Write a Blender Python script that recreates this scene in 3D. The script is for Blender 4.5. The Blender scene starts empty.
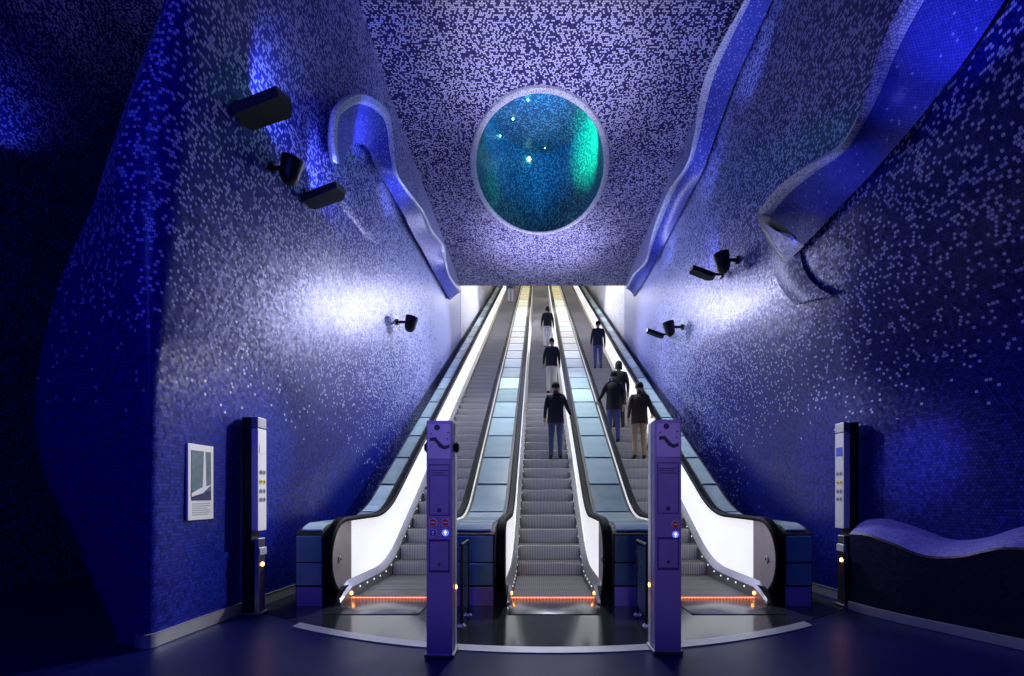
import bpy, bmesh, math, random
from mathutils import Vector, Matrix
random.seed(7)
scn = bpy.context.scene
COL = scn.collection
PI = math.pi

# ------------------------------------------------------------------ camera
FPX, CXP, HOR, EYE = 480.0, 538.0, 494.0, 1.27
cam = bpy.data.cameras.new('camera')
cam.sensor_fit = 'HORIZONTAL'; cam.sensor_width = 36.0
cam.lens = 36.0 * FPX / 1024.0
cam.shift_x = -(CXP - 512.0) / 1024.0
cam.shift_y = (HOR - 338.0) / 1024.0
cam.clip_start = 0.05; cam.clip_end = 200
camo = bpy.data.objects.new('camera', cam); COL.objects.link(camo)
camo.location = (0, 0, EYE); camo.rotation_euler = (PI/2, 0, 0)
scn.camera = camo

def P(px, py, X):
    """point on the vertical plane x = X seen at photo pixel px, py"""
    Y = FPX * X / (px - CXP)
    return Vector((X, Y, EYE + (HOR - py) * Y / FPX))

# ------------------------------------------------------------------ materials
def new_mat(name):
    m = bpy.data.materials.new(name); m.use_nodes = True
    nt = m.node_tree
    b = nt.nodes['Principled BSDF']
    return m, nt, b

def setin(b, **kw):
    for k, v in kw.items():
        b.inputs[k.replace('_', ' ')].default_value = v

def plain(name, col, rough=0.5, metal=0.0, noise=0.12, scale=6.0, coat=0.0):
    """procedural paint / metal with slight mottling"""
    m, nt, b = new_mat(name)
    N, L = nt.nodes, nt.links
    tc = N.new('ShaderNodeTexCoord'); nz = N.new('ShaderNodeTexNoise')
    nz.inputs['Scale'].default_value = scale; nz.inputs['Detail'].default_value = 3
    L.new(tc.outputs['Object'], nz.inputs['Vector'])
    mx = N.new('ShaderNodeMix'); mx.data_type = 'RGBA'
    mx.inputs[6].default_value = (*[c*(1-noise) for c in col], 1)
    mx.inputs[7].default_value = (*[min(1, c*(1+noise)) for c in col], 1)
    L.new(nz.outputs['Fac'], mx.inputs[0]); L.new(mx.outputs[2], b.inputs['Base Color'])
    setin(b, Roughness=rough, Metallic=metal)
    b.inputs['Coat Weight'].default_value = coat
    return m

def emit(name, col, strength, base=(.8, .8, .8)):
    m, nt, b = new_mat(name)
    b.inputs['Base Color'].default_value = (*base, 1)
    b.inputs['Emission Color'].default_value = (*col, 1)
    b.inputs['Emission Strength'].default_value = strength
    return m

def mosaic(name, size, dark_a, dark_b, light, dens, lo=None, rough=0.35, grout=0.5, patch=2.0, tilt=0.05, spec=.22, far=None):
    """small glass tesserae in staggered rows on UVs in metres. dens: base share of pale tiles;
    lo: list of (height, share) stops for pale tiles by world height."""
    m, nt, b = new_mat(name)
    N, L = nt.nodes, nt.links
    def math_(op, a, c=None):
        n = N.new('ShaderNodeMath'); n.operation = op
        for i, v in enumerate((a, c)):
            if v is None: continue
            if isinstance(v, (int, float)): n.inputs[i].default_value = v
            else: L.new(v, n.inputs[i])
        return n.outputs[0]
    uv = N.new('ShaderNodeUVMap')
    sp = N.new('ShaderNodeSeparateXYZ'); L.new(uv.outputs[0], sp.inputs[0])
    v = math_('DIVIDE', sp.outputs[1], size); row = math_('FLOOR', v)
    off = math_('MULTIPLY', math_('MODULO', math_('ABSOLUTE', row), 2.0), 0.5)
    u = math_('ADD', math_('DIVIDE', sp.outputs[0], size), off); colm = math_('FLOOR', u)
    cb = N.new('ShaderNodeCombineXYZ'); L.new(colm, cb.inputs[0]); L.new(row, cb.inputs[1])
    wn = N.new('ShaderNodeTexWhiteNoise'); wn.noise_dimensions = '3D'; L.new(cb.outputs[0], wn.inputs['Vector'])
    # grout
    fu = math_('SUBTRACT', u, colm); fv = math_('SUBTRACT', v, row)
    eu = math_('MINIMUM', fu, math_('SUBTRACT', 1.0, fu)); ev = math_('MINIMUM', fv, math_('SUBTRACT', 1.0, fv))
    g = math_('GREATER_THAN', math_('MINIMUM', eu, ev), 0.09)
    # share of pale tiles
    geo = N.new('ShaderNodeNewGeometry')
    nz = N.new('ShaderNodeTexNoise'); nz.inputs['Scale'].default_value = patch; nz.inputs['Detail'].default_value = 2
    L.new(geo.outputs['Position'], nz.inputs['Vector'])
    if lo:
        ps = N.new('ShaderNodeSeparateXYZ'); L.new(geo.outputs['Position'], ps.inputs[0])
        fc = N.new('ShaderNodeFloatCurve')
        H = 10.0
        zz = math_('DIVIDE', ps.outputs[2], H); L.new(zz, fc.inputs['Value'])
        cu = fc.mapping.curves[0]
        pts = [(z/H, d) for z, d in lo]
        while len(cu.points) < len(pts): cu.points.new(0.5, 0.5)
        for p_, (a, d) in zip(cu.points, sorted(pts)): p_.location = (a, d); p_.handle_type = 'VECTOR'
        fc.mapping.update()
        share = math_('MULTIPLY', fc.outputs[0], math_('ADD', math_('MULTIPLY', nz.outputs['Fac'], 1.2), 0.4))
        if far:      # more pale tiles towards the gallery, painting in the glare at its mouth
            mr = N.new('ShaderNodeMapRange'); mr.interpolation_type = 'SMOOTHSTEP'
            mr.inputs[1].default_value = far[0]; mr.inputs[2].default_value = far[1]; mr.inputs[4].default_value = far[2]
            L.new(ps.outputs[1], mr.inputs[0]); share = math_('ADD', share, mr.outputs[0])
    else:
        share = math_('MULTIPLY', math_('ADD', math_('MULTIPLY', nz.outputs['Fac'], 0.8), 0.6), dens)
    pale = math_('LESS_THAN', wn.outputs['Value'], share)
    sc = N.new('ShaderNodeSeparateColor'); L.new(wn.outputs['Color'], sc.inputs[0])
    mx = N.new('ShaderNodeMix'); mx.data_type = 'RGBA'
    mx.inputs[6].default_value = (*dark_a, 1); mx.inputs[7].default_value = (*dark_b, 1)
    L.new(sc.outputs[1], mx.inputs[0])
    m2 = N.new('ShaderNodeMix'); m2.data_type = 'RGBA'
    L.new(pale, m2.inputs[0]); L.new(mx.outputs[2], m2.inputs[6]); m2.inputs[7].default_value = (*light, 1)
    m3 = N.new('ShaderNodeMix'); m3.data_type = 'RGBA'
    m3.inputs[6].default_value = (*[c*grout for c in dark_a], 1)
    L.new(g, m3.inputs[0]); L.new(m2.outputs[2], m3.inputs[7])
    L.new(m3.outputs[2], b.inputs['Base Color'])
    setin(b, Roughness=rough); b.inputs['Specular IOR Level'].default_value = spec
    # each tessera sits at a slightly different tilt
    if tilt:
        vm = N.new('ShaderNodeVectorMath'); vm.operation = 'SUBTRACT'
        L.new(wn.outputs['Color'], vm.inputs[0]); vm.inputs[1].default_value = (.5, .5, .5)
        vs = N.new('ShaderNodeVectorMath'); vs.operation = 'SCALE'; L.new(vm.outputs[0], vs.inputs[0]); vs.inputs[3].default_value = tilt*2
        va = N.new('ShaderNodeVectorMath'); va.operation = 'ADD'; L.new(geo.outputs['Normal'], va.inputs[0]); L.new(vs.outputs[0], va.inputs[1])
        vn = N.new('ShaderNodeVectorMath'); vn.operation = 'NORMALIZE'; L.new(va.outputs[0], vn.inputs[0])
        L.new(vn.outputs[0], b.inputs['Normal'])
    return m

DEEP_A, DEEP_B = (.006, .012, .22), (.014, .030, .42)
PALE = (.56, .61, .96)
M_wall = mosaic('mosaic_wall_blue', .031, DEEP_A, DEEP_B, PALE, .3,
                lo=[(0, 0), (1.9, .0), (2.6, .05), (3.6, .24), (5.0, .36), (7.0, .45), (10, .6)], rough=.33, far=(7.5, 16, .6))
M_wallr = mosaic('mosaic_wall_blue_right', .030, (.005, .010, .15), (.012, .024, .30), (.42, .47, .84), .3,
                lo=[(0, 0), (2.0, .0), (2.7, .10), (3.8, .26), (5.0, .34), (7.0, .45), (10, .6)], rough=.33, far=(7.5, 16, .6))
M_ceil = mosaic('mosaic_ceiling', .032, (.012, .010, .10), (.05, .045, .24), (.66, .65, .98), .50, rough=.5, patch=.6)
M_hall = mosaic('mosaic_hall_blue', .028, (.006, .008, .08), (.016, .02, .17), (.22, .23, .48), .38, rough=.5)
M_fin = mosaic('mosaic_fin_blue', .024, (.05, .07, .46), (.09, .11, .62), (.4, .45, .9), .01, rough=.35, grout=.35)
M_finp = mosaic('mosaic_slim_fin', .024, (.05, .07, .48), (.09, .12, .64), (.5, .55, .95), .08, rough=.4, grout=.5)
M_rim = mosaic('mosaic_fin_rim', .018, (.30, .33, .60), (.60, .63, .88), (.88, .89, .95), .7, rough=.4)
M_tongue = mosaic('mosaic_pale_relief', .03, (.10, .12, .30), (.18, .20, .42), (.6, .64, .85), .3, rough=.45)
M_tunnel = mosaic('mosaic_tunnel_white', .05, (.45, .46, .66), (.62, .62, .78), (.84, .84, .90), .72, rough=.45, grout=.9)
M_crater = mosaic('mosaic_crater_teal', .036, (.015, .06, .10), (.04, .12, .18), (.14, .30, .36), .30, rough=.4, patch=.8)
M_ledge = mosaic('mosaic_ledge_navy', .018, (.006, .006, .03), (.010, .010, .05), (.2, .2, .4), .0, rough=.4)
M_ledgetop_lit = mosaic('mosaic_ledge_top_lit', .018, (.10, .09, .42), (.13, .12, .50), (.3, .3, .7), .0, rough=.5, grout=.7)  # blue light on the ledge top is put into its tile colour

M_steel = plain('brushed_steel', (.62, .62, .66), .32, 1.0, .08, 14)
M_comb = plain('comb_plate_metal', (.10, .10, .105), .22, .5, .15, 9)
M_deck = plain('skirt_steel', (.26, .26, .27), .34, .8, .12, 10)
M_steel_d = plain('dull_steel', (.34, .34, .37), .38, .9, .12, 10)
M_chrome = plain('polished_chrome', (.85, .85, .88), .30, .55, .04)
M_black = plain('black_rubber', (.006, .006, .007), .55, 0, .2); M_black.node_tree.nodes['Principled BSDF'].inputs['Specular IOR Level'].default_value = .08
M_blackmet = plain('black_metal', (.012, .012, .015), .45, .2, .2)
M_darkclad = plain('dark_cladding', (.007, .008, .014), .5, 0, .2)
M_violet = plain('violet_brushed_metal', (.34, .27, .62), .42, .25, .14, 9)
M_violet_l = plain('pale_violet_panel', (.55, .48, .86), .42, .2, .1, 12)
M_violet_d = plain('deep_violet_print', (.06, .04, .20), .5, 0, .1)
M_endmetal = plain('newel_metal', (.50, .46, .45), .40, .3, .16, 7)
M_white = plain('white_print', (.82, .82, .84), .5, 0, .04)
M_grey = plain('grey_print', (.30, .31, .34), .5, 0, .08)
M_greyl = plain('light_grey_print', (.55, .56, .58), .5, 0, .08)
M_yellow = plain('yellow_print', (.75, .62, .05), .5, 0, .05)
M_red = plain('red_print', (.60, .03, .06), .45, 0, .05)
M_blue = plain('blue_print', (.03, .06, .55), .45, 0, .05)
M_navy = plain('navy_print', (.02, .02, .10), .45, 0, .05)
M_sea = plain('sea_print', (.10, .17, .20), .5, 0, .5, 18)
M_paper = plain('poster_paper', (.84, .84, .85), .5, 0, .03)
M_base = plain('baseboard_steel', (.58, .58, .60), .35, .5, .1, 8)
M_lens = plain('lamp_glass', (.10, .14, .45), .08, 0, .1)

def glass_panel(name, col, rough):
    m, nt, b = new_mat(name)
    N, L = nt.nodes, nt.links
    oi = N.new('ShaderNodeObjectInfo')
    tc = N.new('ShaderNodeTexCoord'); nz = N.new('ShaderNodeTexNoise'); nz.inputs['Scale'].default_value = 3
    L.new(tc.outputs['Object'], nz.inputs['Vector'])
    ad = N.new('ShaderNodeMath'); ad.operation = 'MULTIPLY_ADD'
    L.new(oi.outputs['Random'], ad.inputs[0]); ad.inputs[1].default_value = .7; 
    ml = N.new('ShaderNodeMath'); ml.operation = 'MULTIPLY'; L.new(nz.outputs['Fac'], ml.inputs[0]); ml.inputs[1].default_value = .3
    L.new(ml.outputs[0], ad.inputs[2])
    mx = N.new('ShaderNodeMix'); mx.data_type = 'RGBA'
    mx.inputs[6].default_value = (*[c*.30 for c in col], 1); mx.inputs[7].default_value = (*[min(1, c*1.3) for c in col], 1)
    L.new(ad.outputs[0], mx.inputs[0]); L.new(mx.outputs[2], b.inputs['Base Color'])
    setin(b, Roughness=rough); b.inputs['Specular IOR Level'].default_value = .9
    return m
M_glass = glass_panel('deck_glass_teal', (.56, .86, .76), .26)
M_frontglass = glass_panel('front_glass_teal', (.13, .32, .38), .15)

def backlit(name, col, s):
    m, nt, b = new_mat(name)
    N, L = nt.nodes, nt.links
    tc = N.new('ShaderNodeTexCoord'); nz = N.new('ShaderNodeTexNoise'); nz.inputs['Scale'].default_value = .9
    L.new(tc.outputs['Object'], nz.inputs['Vector'])
    ml = N.new('ShaderNodeMath'); ml.operation = 'MULTIPLY_ADD'; L.new(nz.outputs['Fac'], ml.inputs[0]); ml.inputs[1].default_value = s*.5; ml.inputs[2].default_value = s*.75
    L.new(ml.outputs[0], b.inputs['Emission Strength'])
    b.inputs['Emission Color'].default_value = (*col, 1); b.inputs['Base Color'].default_value = (.8, .8, .82, 1)
    setin(b, Roughness=.25)
    return m
M_panel = backlit('backlit_balustrade', (.97, .97, 1.0), .68)
M_orange = emit('orange_lamp', (1.0, .30, .04), 22)
M_orange_line = emit('orange_comb_light', (1.0, .24, .05), 1.5)
M_dot = emit('glowing_white_dot', (1, .97, .9), 1.3)
M_star = emit('star_lamp', (.35, 1.0, .75), 14)
M_arrow = emit('lit_blue_sign', (.12, .16, 1.0), 1.3, (.1, .1, .6))
M_arrow_w = emit('lit_white_arrow', (.85, .88, 1.0), 1.3)

def step_mat(name, g_):
    m, nt, b = new_mat(name)
    N, L = nt.nodes, nt.links
    tc = N.new('ShaderNodeTexCoord'); sp = N.new('ShaderNodeSeparateXYZ'); L.new(tc.outputs['Object'], sp.inputs[0])
    ml = N.new('ShaderNodeMath'); ml.operation = 'MULTIPLY'; L.new(sp.outputs[0], ml.inputs[0]); ml.inputs[1].default_value = 36
    fr = N.new('ShaderNodeMath'); fr.operation = 'FRACT'; L.new(ml.outputs[0], fr.inputs[0])
    gt = N.new('ShaderNodeMath'); gt.operation = 'GREATER_THAN'; L.new(fr.outputs[0], gt.inputs[0]); gt.inputs[1].default_value = .45
    nz = N.new('ShaderNodeTexNoise'); nz.inputs['Scale'].default_value = 5; L.new(tc.outputs['Object'], nz.inputs['Vector'])
    mx = N.new('ShaderNodeMix'); mx.data_type = 'RGBA'
    mx.inputs[6].default_value = (.13*g_, .13*g_, .135*g_, 1); mx.inputs[7].default_value = (.30*g_, .29*g_, .29*g_, 1)
    L.new(gt.outputs[0], mx.inputs[0]); L.new(mx.outputs[2], b.inputs['Base Color'])
    setin(b, Roughness=.55, Metallic=.2)
    return m
M_step = step_mat('grooved_riser_aluminium', 1.7); M_tread = step_mat('grooved_tread_dark', .42)  # risers lightened, treads darkened in colour to even out shading on the steps

def floor_mat(name, a, c, rough, slab=0.0, spec=.5):
    m, nt, b = new_mat(name)
    N, L = nt.nodes, nt.links
    tc = N.new('ShaderNodeTexCoord')
    nz = N.new('ShaderNodeTexNoise'); nz.inputs['Scale'].default_value = 60; nz.inputs['Detail'].default_value = 4
    L.new(tc.outputs['Object'], nz.inputs['Vector'])
    mx = N.new('ShaderNodeMix'); mx.data_type = 'RGBA'; mx.inputs[6].default_value = (*a, 1); mx.inputs[7].default_value = (*c, 1)
    L.new(nz.outputs['Fac'], mx.inputs[0]); last = mx.outputs[2]
    if slab:
        bt = N.new('ShaderNodeTexBrick'); L.new(tc.outputs['Object'], bt.inputs['Vector'])
        bt.inputs['Scale'].default_value = 1/slab; bt.inputs['Mortar Size'].default_value = .006
        bt.inputs['Mortar'].default_value = (.005, .005, .006, 1); bt.offset = 0
        L.new(last, bt.inputs['Color1']); L.new(last, bt.inputs['Color2']); last = bt.outputs[0]
    L.new(last, b.inputs['Base Color'])
    n2 = N.new('ShaderNodeTexNoise'); n2.inputs['Scale'].default_value = 2.5; L.new(tc.outputs['Object'], n2.inputs['Vector'])
    mr = N.new('ShaderNodeMapRange'); mr.inputs[3].default_value = rough*.75; mr.inputs[4].default_value = rough*1.3
    L.new(n2.outputs['Fac'], mr.inputs[0]); L.new(mr.outputs[0], b.inputs['Roughness'])
    b.inputs['Specular IOR Level'].default_value = spec
    return m
M_floor = floor_mat('floor_blue_stone', (.003, .004, .06), (.006, .010, .10), .34, 0.0, .18)
M_landing = floor_mat('landing_black_stone', (.022, .022, .024), (.06, .06, .063), .13, .6)
M_strip = plain('steel_floor_strip', (.55, .56, .58), .4, .5, .1, 12)

# ------------------------------------------------------------------ mesh helpers
class MB:
    def __init__(s):
        s.v = []; s.f = []; s.mi = []; s.uv = {}; s.mats = []
    def m(s, mat):
        if mat not in s.mats: s.mats.append(mat)
        return s.mats.index(mat)
    def face(s, idx, mat, uv=None):
        s.f.append(tuple(idx)); s.mi.append(s.m(mat))
        if uv: s.uv[len(s.f)-1] = uv
    def add(s, pts):
        n = len(s.v); s.v += [tuple(p) for p in pts]; return list(range(n, n+len(pts)))
    def box(s, lo, hi, mat, M=None, bev=0.0):
        bm = bmesh.new(); bmesh.ops.create_cube(bm, size=1)
        d = [hi[i]-lo[i] for i in range(3)]; c = [(hi[i]+lo[i])/2 for i in range(3)]
        for v in bm.verts: v.co = Vector((v.co.x*d[0]+c[0], v.co.y*d[1]+c[1], v.co.z*d[2]+c[2]))
        if bev: bmesh.ops.bevel(bm, geom=bm.edges[:], offset=min(bev, min(d)*.4), segments=2, affect='EDGES', profile=.5)
        s.bm(bm, mat, M)
    def bm(s, bm, mat, M=None):
        if M is not None: bm.transform(M)
        bm.verts.index_update(); n = len(s.v)
        s.v += [tuple(v.co) for v in bm.verts]
        for f in bm.faces: s.face([n+v.index for v in f.verts], mat)
        bm.free()
    def cyl(s, p, q, r, mat, r2=None, n=20, bev=0):
        p = Vector(p); q = Vector(q); d = q-p; bm = bmesh.new()
        bmesh.ops.create_cone(bm, cap_ends=True, segments=n, radius1=r, radius2=r if r2 is None else r2, depth=d.length)
        if bev:
            es = [e for e in bm.edges if abs(e.verts[0].co.z-e.verts[1].co.z) < 1e-6]
            bmesh.ops.bevel(bm, geom=es, offset=bev, segments=2, affect='EDGES')
        s.bm(bm, mat, Matrix.Translation((p+q)/2) @ d.to_track_quat('Z', 'Y').to_matrix().to_4x4())
    def ball(s, c, r, mat, sc=(1, 1, 1), sub=2):
        bm = bmesh.new(); bmesh.ops.create_icosphere(bm, subdivisions=sub, radius=r)
        s.bm(bm, mat, Matrix.Translation(c) @ Matrix.Diagonal((*sc, 1)))
    def prism(s, poly, axis, a, b, mat):
        """poly: 2D points; axis 0: (y,z) extruded in x; 1: (x,z) in y; 2: (x,y) in z"""
        def mk(p, t):
            return (t, p[0], p[1]) if axis == 0 else (p[0], t, p[1]) if axis == 1 else (p[0], p[1], t)
        A = s.add([mk(p, a) for p in poly]); B = s.add([mk(p, b) for p in poly]); n = len(poly)
        s.face(A[::-1], mat); s.face(B, mat)
        for i in range(n): s.face([A[i], A[(i+1) % n], B[(i+1) % n], B[i]], mat)
    def loft(s, rings, mat, closed=True, caps=True, uvs=None, mats=None):
        ids = [s.add(r) for r in rings]; n = len(rings[0])
        for i in range(len(ids)-1):
            for j in range(n if closed else n-1):
                k = (j+1) % n
                uv = None
                if uvs: uv = [uvs[i][j], uvs[i][j+1 if closed else k], uvs[i+1][j+1 if closed else k], uvs[i+1][j]]
                s.face([ids[i][j], ids[i][k], ids[i+1][k], ids[i+1][j]], mats[j] if mats else mat, uv)
        if caps and closed:
            s.face(ids[0][::-1], mat); s.face(ids[-1], mat)
    def build(s, name, parent=None, smooth=True, flip_check=True):
        me = bpy.data.meshes.new(name); me.from_pydata(s.v, [], s.f)
        for m in s.mats: me.materials.append(m)
        me.polygons.foreach_set('material_index', s.mi)
        uvl = me.uv_layers.new(name='UVMap')
        for p in me.polygons:
            if p.index in s.uv:
                for li, u in zip(p.loop_indices, s.uv[p.index]): uvl.data[li].uv = u
            else:
                n = p.normal; a = max(range(3), key=lambda i: abs(n[i]))
                for li in p.loop_indices:
                    c = me.vertices[me.loops[li].vertex_index].co
                    uvl.data[li].uv = (c.y, c.z) if a == 0 else (c.x, c.z) if a == 1 else (c.x, c.y)
        if flip_check:
            bm = bmesh.new(); bm.from_mesh(me); bmesh.ops.recalc_face_normals(bm, faces=bm.faces[:]); bm.to_mesh(me); bm.free()
        if smooth:
            me.polygons.foreach_set('use_smooth', [True]*len(me.polygons))
            try: me.set_sharp_from_angle(angle=math.radians(35))
            except Exception: pass
        o = bpy.data.objects.new(name, me); COL.objects.link(o)
        if parent: o.parent = parent
        return o

def tag(o, label, cat, group=None):
    o['label'] = label; o['category'] = cat
    if group: o['group'] = group
    return o
def thing(name, label, cat, loc=(0, 0, 0), rot=(0, 0, 0), group=None):
    o = bpy.data.objects.new(name, None); COL.objects.link(o); o.empty_display_size = .2
    o.location = loc; o.rotation_euler = rot
    return tag(o, label, cat, group)
def struct(o):
    o['kind'] = 'structure'; return o
def copy_part(src, parent):
    c = src.copy(); COL.objects.link(c); c.parent = parent
    for ch in list(src.children): copy_part(ch, c)
    return c
def lerp(a, b, t): return a+(b-a)*t
def interp(x, tab):
    if x <= tab[0][0]: return tab[0][1]
    for (a, u), (b, w) in zip(tab, tab[1:]):
        if x <= b: return lerp(u, w, (x-a)/(b-a))
    return tab[-1][1]
def smooth_interp(x, tab):
    if x <= tab[0][0]: return tab[0][1]
    n = len(tab)
    for i in range(n-1):
        if x <= tab[i+1][0]:
            p0, p1, p2, p3 = tab[max(0, i-1)][1], tab[i][1], tab[i+1][1], tab[min(n-1, i+2)][1]
            t = (x-tab[i][0])/(tab[i+1][0]-tab[i][0])
            return .5*((2*p1)+(p2-p0)*t+(2*p0-5*p1+4*p2-p3)*t*t+(3*p1-p0-3*p2+p3)*t**3)
    return tab[-1][1]
def cr_path(pts, sub=6):
    """smooth curve through 2D/3D points"""
    out = []
    n = len(pts)
    for i in range(n-1):
        p0, p1, p2, p3 = [Vector(pts[max(0, min(n-1, k))]) for k in (i-1, i, i+1, i+2)]
        for j in range(sub):
            t = j/sub
            out.append(.5*((2*p1)+(p2-p0)*t+(2*p0-5*p1+4*p2-p3)*t*t+(3*p1-p0-3*p2+p3)*t**3))
    out.append(Vector(pts[-1])); return out

# ------------------------------------------------------------------ layout
ZC = 9.3            # hall ceiling
YE = 18.5           # where the ceiling ends and the gallery rises
T30 = math.tan(math.radians(30))
EC = .18            # middle escalator
PITCH = 1.94
YCOMB, Y0, YTOP = 5.85, 7.4, 39.4

def nose(Y): return max(0.0, (Y-Y0)*T30)
def deckz(Y):
    """hand rail height: flat at the bottom, then 30 degrees with an eased bend"""
    r = .55
    if Y < Y0-r: return 0.97
    if Y > Y0+r: return .97+(Y-Y0)*T30
    t = (Y-(Y0-r))/(2*r); return .97+T30*r*t*t
def nosez(Y):
    return deckz(Y)-.97

def wl_side(Y, z):
    base = interp(Y, [(3.95, -3.2), (6.2, -3.12), (YE, -2.97)])
    lean = max(0, min(1, (7.5-Y)/3.2))
    return lerp(base, -2.98, min(1, z/ZC)**1.5) + .20*lean*min(1, max(0, z-2.4)/3.2)**2
def wr_side(Y, z):
    base = interp(Y, [(2.0, 4.75), (3.2, 4.45), (4.4, 4.0), (5.4, 3.66), (6.2, 3.58), (YE, 3.33)])
    top = interp(Y, [(2.0, 3.5), (5.0, 3.35), (YE, 3.33)])
    t = max(0, min(1, (z-2.25)/2.3)); t = t*t*(3-2*t)
    return lerp(base, top, t)

# ------------------------------------------------------------------ floor
mb = MB()
def arc_y(x): return 3.98 + .125*(x-.12)**2        # inner edge of the steel strip
mb.box((-9, -5, -.30), (9, 14, -.006), M_floor)
struct(mb.build('floor', smooth=False))
mb = MB()
xs = [(-3.05)+i*(6.5/60) for i in range(61)]
top = [(x, arc_y(x)+.0) for x in xs]
poly = top + [(3.45, 9.5), (-3.05, 9.5)]
mb.prism(poly, 2, -.02, .0, M_landing)
struct(mb.build('floor_landing', smooth=False))
mb = MB()
ring = [[(x, arc_y(x)-.15, -.01), (x, arc_y(x), -.01), (x, arc_y(x), .004), (x, arc_y(x)-.15, .004)] for x in [(-2.35)+i*(5.0/60) for i in range(61)]]
mb.loft(ring, M_strip)
struct(mb.build('trim_1', smooth=False))

# ------------------------------------------------------------------ left wall: side face, rounded end, outer face
SIL = [(0, -3.72), (.6, -4.25), (1.65, -4.72), (2.6, -4.68), (3.58, -4.35), (4.7, -3.72), (5.6, -3.12), (6.5, -2.98), (ZC, -2.95)]
rings, uvs = [], []
NZ = 48
for i in range(NZ+1):
    z = ZC*i/NZ
    xs_ = wl_side(4.3, z); sx = min(smooth_interp(z, SIL)*.97, xs_-.06)
    w = xs_-sx
    r = min(lerp(.08, .5, max(0, min(1, (z-2.2)/2.5))), w*.45); ro = lerp(.10, .35, max(0, min(1, (z-2.2)/2.5)))
    path = [(wl_side(YE, z), YE)]
    for k in range(1, 29): Y = YE-(YE-4.5)*k/28; path.append((wl_side(Y, z), Y))
    yc = 3.92
    # rounded corner then the end face, leaning back to the left
    for k in range(0, 7):
        t = k/6; a, c, e = Vector((xs_, yc+ro)), Vector((xs_, yc)), Vector((xs_-r, yc+.03))
        path.append(tuple((1-t)**2*a+2*t*(1-t)*c+t*t*e))
    for k in range(1, 9):
        t = k/9; path.append((lerp(xs_-r, sx+.08*min(1, w), t), lerp(yc+.03, yc+.40*min(1, w), t)))
    for k in range(0, 7):
        t = k/6; a, c, e = Vector((sx+.08*min(1, w), yc+.40*min(1, w))), Vector((sx, yc+.45*min(1, w))), Vector((sx, yc+.8))
        path.append(tuple((1-t)**2*a+2*t*(1-t)*c+t*t*e))
    path += [(sx-.02, 6.0), (sx-.05, 7.5), (sx-.1, 9.5)]
    rings.append([(p[0], p[1], z) for p in path])
    acc = 0; uu = []
    for j, p in enumerate(path):
        if j: acc += math.hypot(p[0]-path[j-1][0], p[1]-path[j-1][1])
        uu.append((acc, z))
    uvs.append(uu)
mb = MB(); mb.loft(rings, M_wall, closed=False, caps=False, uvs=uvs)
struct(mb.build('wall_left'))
# right wall
rings, uvs = [], []
for i in range(NZ+1):
    z = ZC*i/NZ; row = []; uu = []; acc = 0
    ys = [0.6+(YE-.6)*k/70 for k in range(71)]
    for j, Y in enumerate(ys):
        p = (wr_side(Y, z), Y, z)
        if j: acc += math.hypot(p[0]-row[-1][0], p[1]-row[-1][1])
        row.append(p); uu.append((acc, z))
    rings.append(row); uvs.append(uu)
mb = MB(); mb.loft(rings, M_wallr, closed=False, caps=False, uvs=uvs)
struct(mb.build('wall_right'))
# far left hall wall and its end wall
mb = MB()
mb.box((-7.2, -3, -.1), (-7.0, 9.6, ZC), M_hall); mb.box((-7.2, 9.4, -.1), (-3.25, 9.6, ZC), M_hall)
struct(mb.build('wall_far_left', smooth=False))
# gallery walls (white)
for sgn, nm, X in ((-1, 'wall_gallery_left', -2.97), (1, 'wall_gallery_right', 3.33)):
    mb = MB()
    poly = [(YE, 5.2), (41, 5.2+(41-YE)*T30), (41, ZC+(41-YE)*T30+.2), (YE, ZC+.2)]
    mb.prism(poly, 0, X, X+.15*sgn, M_tunnel)
    struct(mb.build(nm, smooth=False))
# ceiling with elliptical opening
OX, OY, OA, OB = .05, 12.0, 1.56, 2.52
x0, x1, y0, y1 = -3.2, 3.75, -.5, YE
cors = [math.atan2(y-OY, x-OX) for x in (x0, x1) for y in (y0, y1)]
angs = sorted([2*PI*k/120-PI for k in range(120)]+cors)
inner, outer = [], []
for a in angs:
    dx, dy = math.cos(a), math.sin(a)
    t = min(((x1-OX)/dx if dx > 1e-9 else (x0-OX)/dx if dx < -1e-9 else 1e9), ((y1-OY)/dy if dy > 1e-9 else (y0-OY)/dy if dy < -1e-9 else 1e9))
    k = 1/math.hypot(dx/OA, dy/OB)
    inner.append((OX+dx*k, OY+dy*k)); outer.append((OX+dx*t, OY+dy*t))
mb = MB(); NR = 8
# the ceiling dips gently down to the crater's lip
rings = []
for r in range(NR+1):
    t = (r/NR)**1.6
    ring = []
    for (a, b), (c, d) in zip(inner, outer):
        x, y = lerp(a, c, t), lerp(b, d, t)
        dist = math.hypot(x-a, y-b)
        ring.append((x, y, ZC-.10*math.exp(-(dist/.35)**2)))
    rings.append(ring)
for i in range(NR):
    A = mb.add(rings[i]); B = mb.add(rings[i+1]); n = len(A)
    for j in range(n):
        k = (j+1) % n
        q = [A[j], A[k], B[k], B[j]]
        mb.face(q, M_ceil, [mb.v[t][:2] for t in q])
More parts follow.
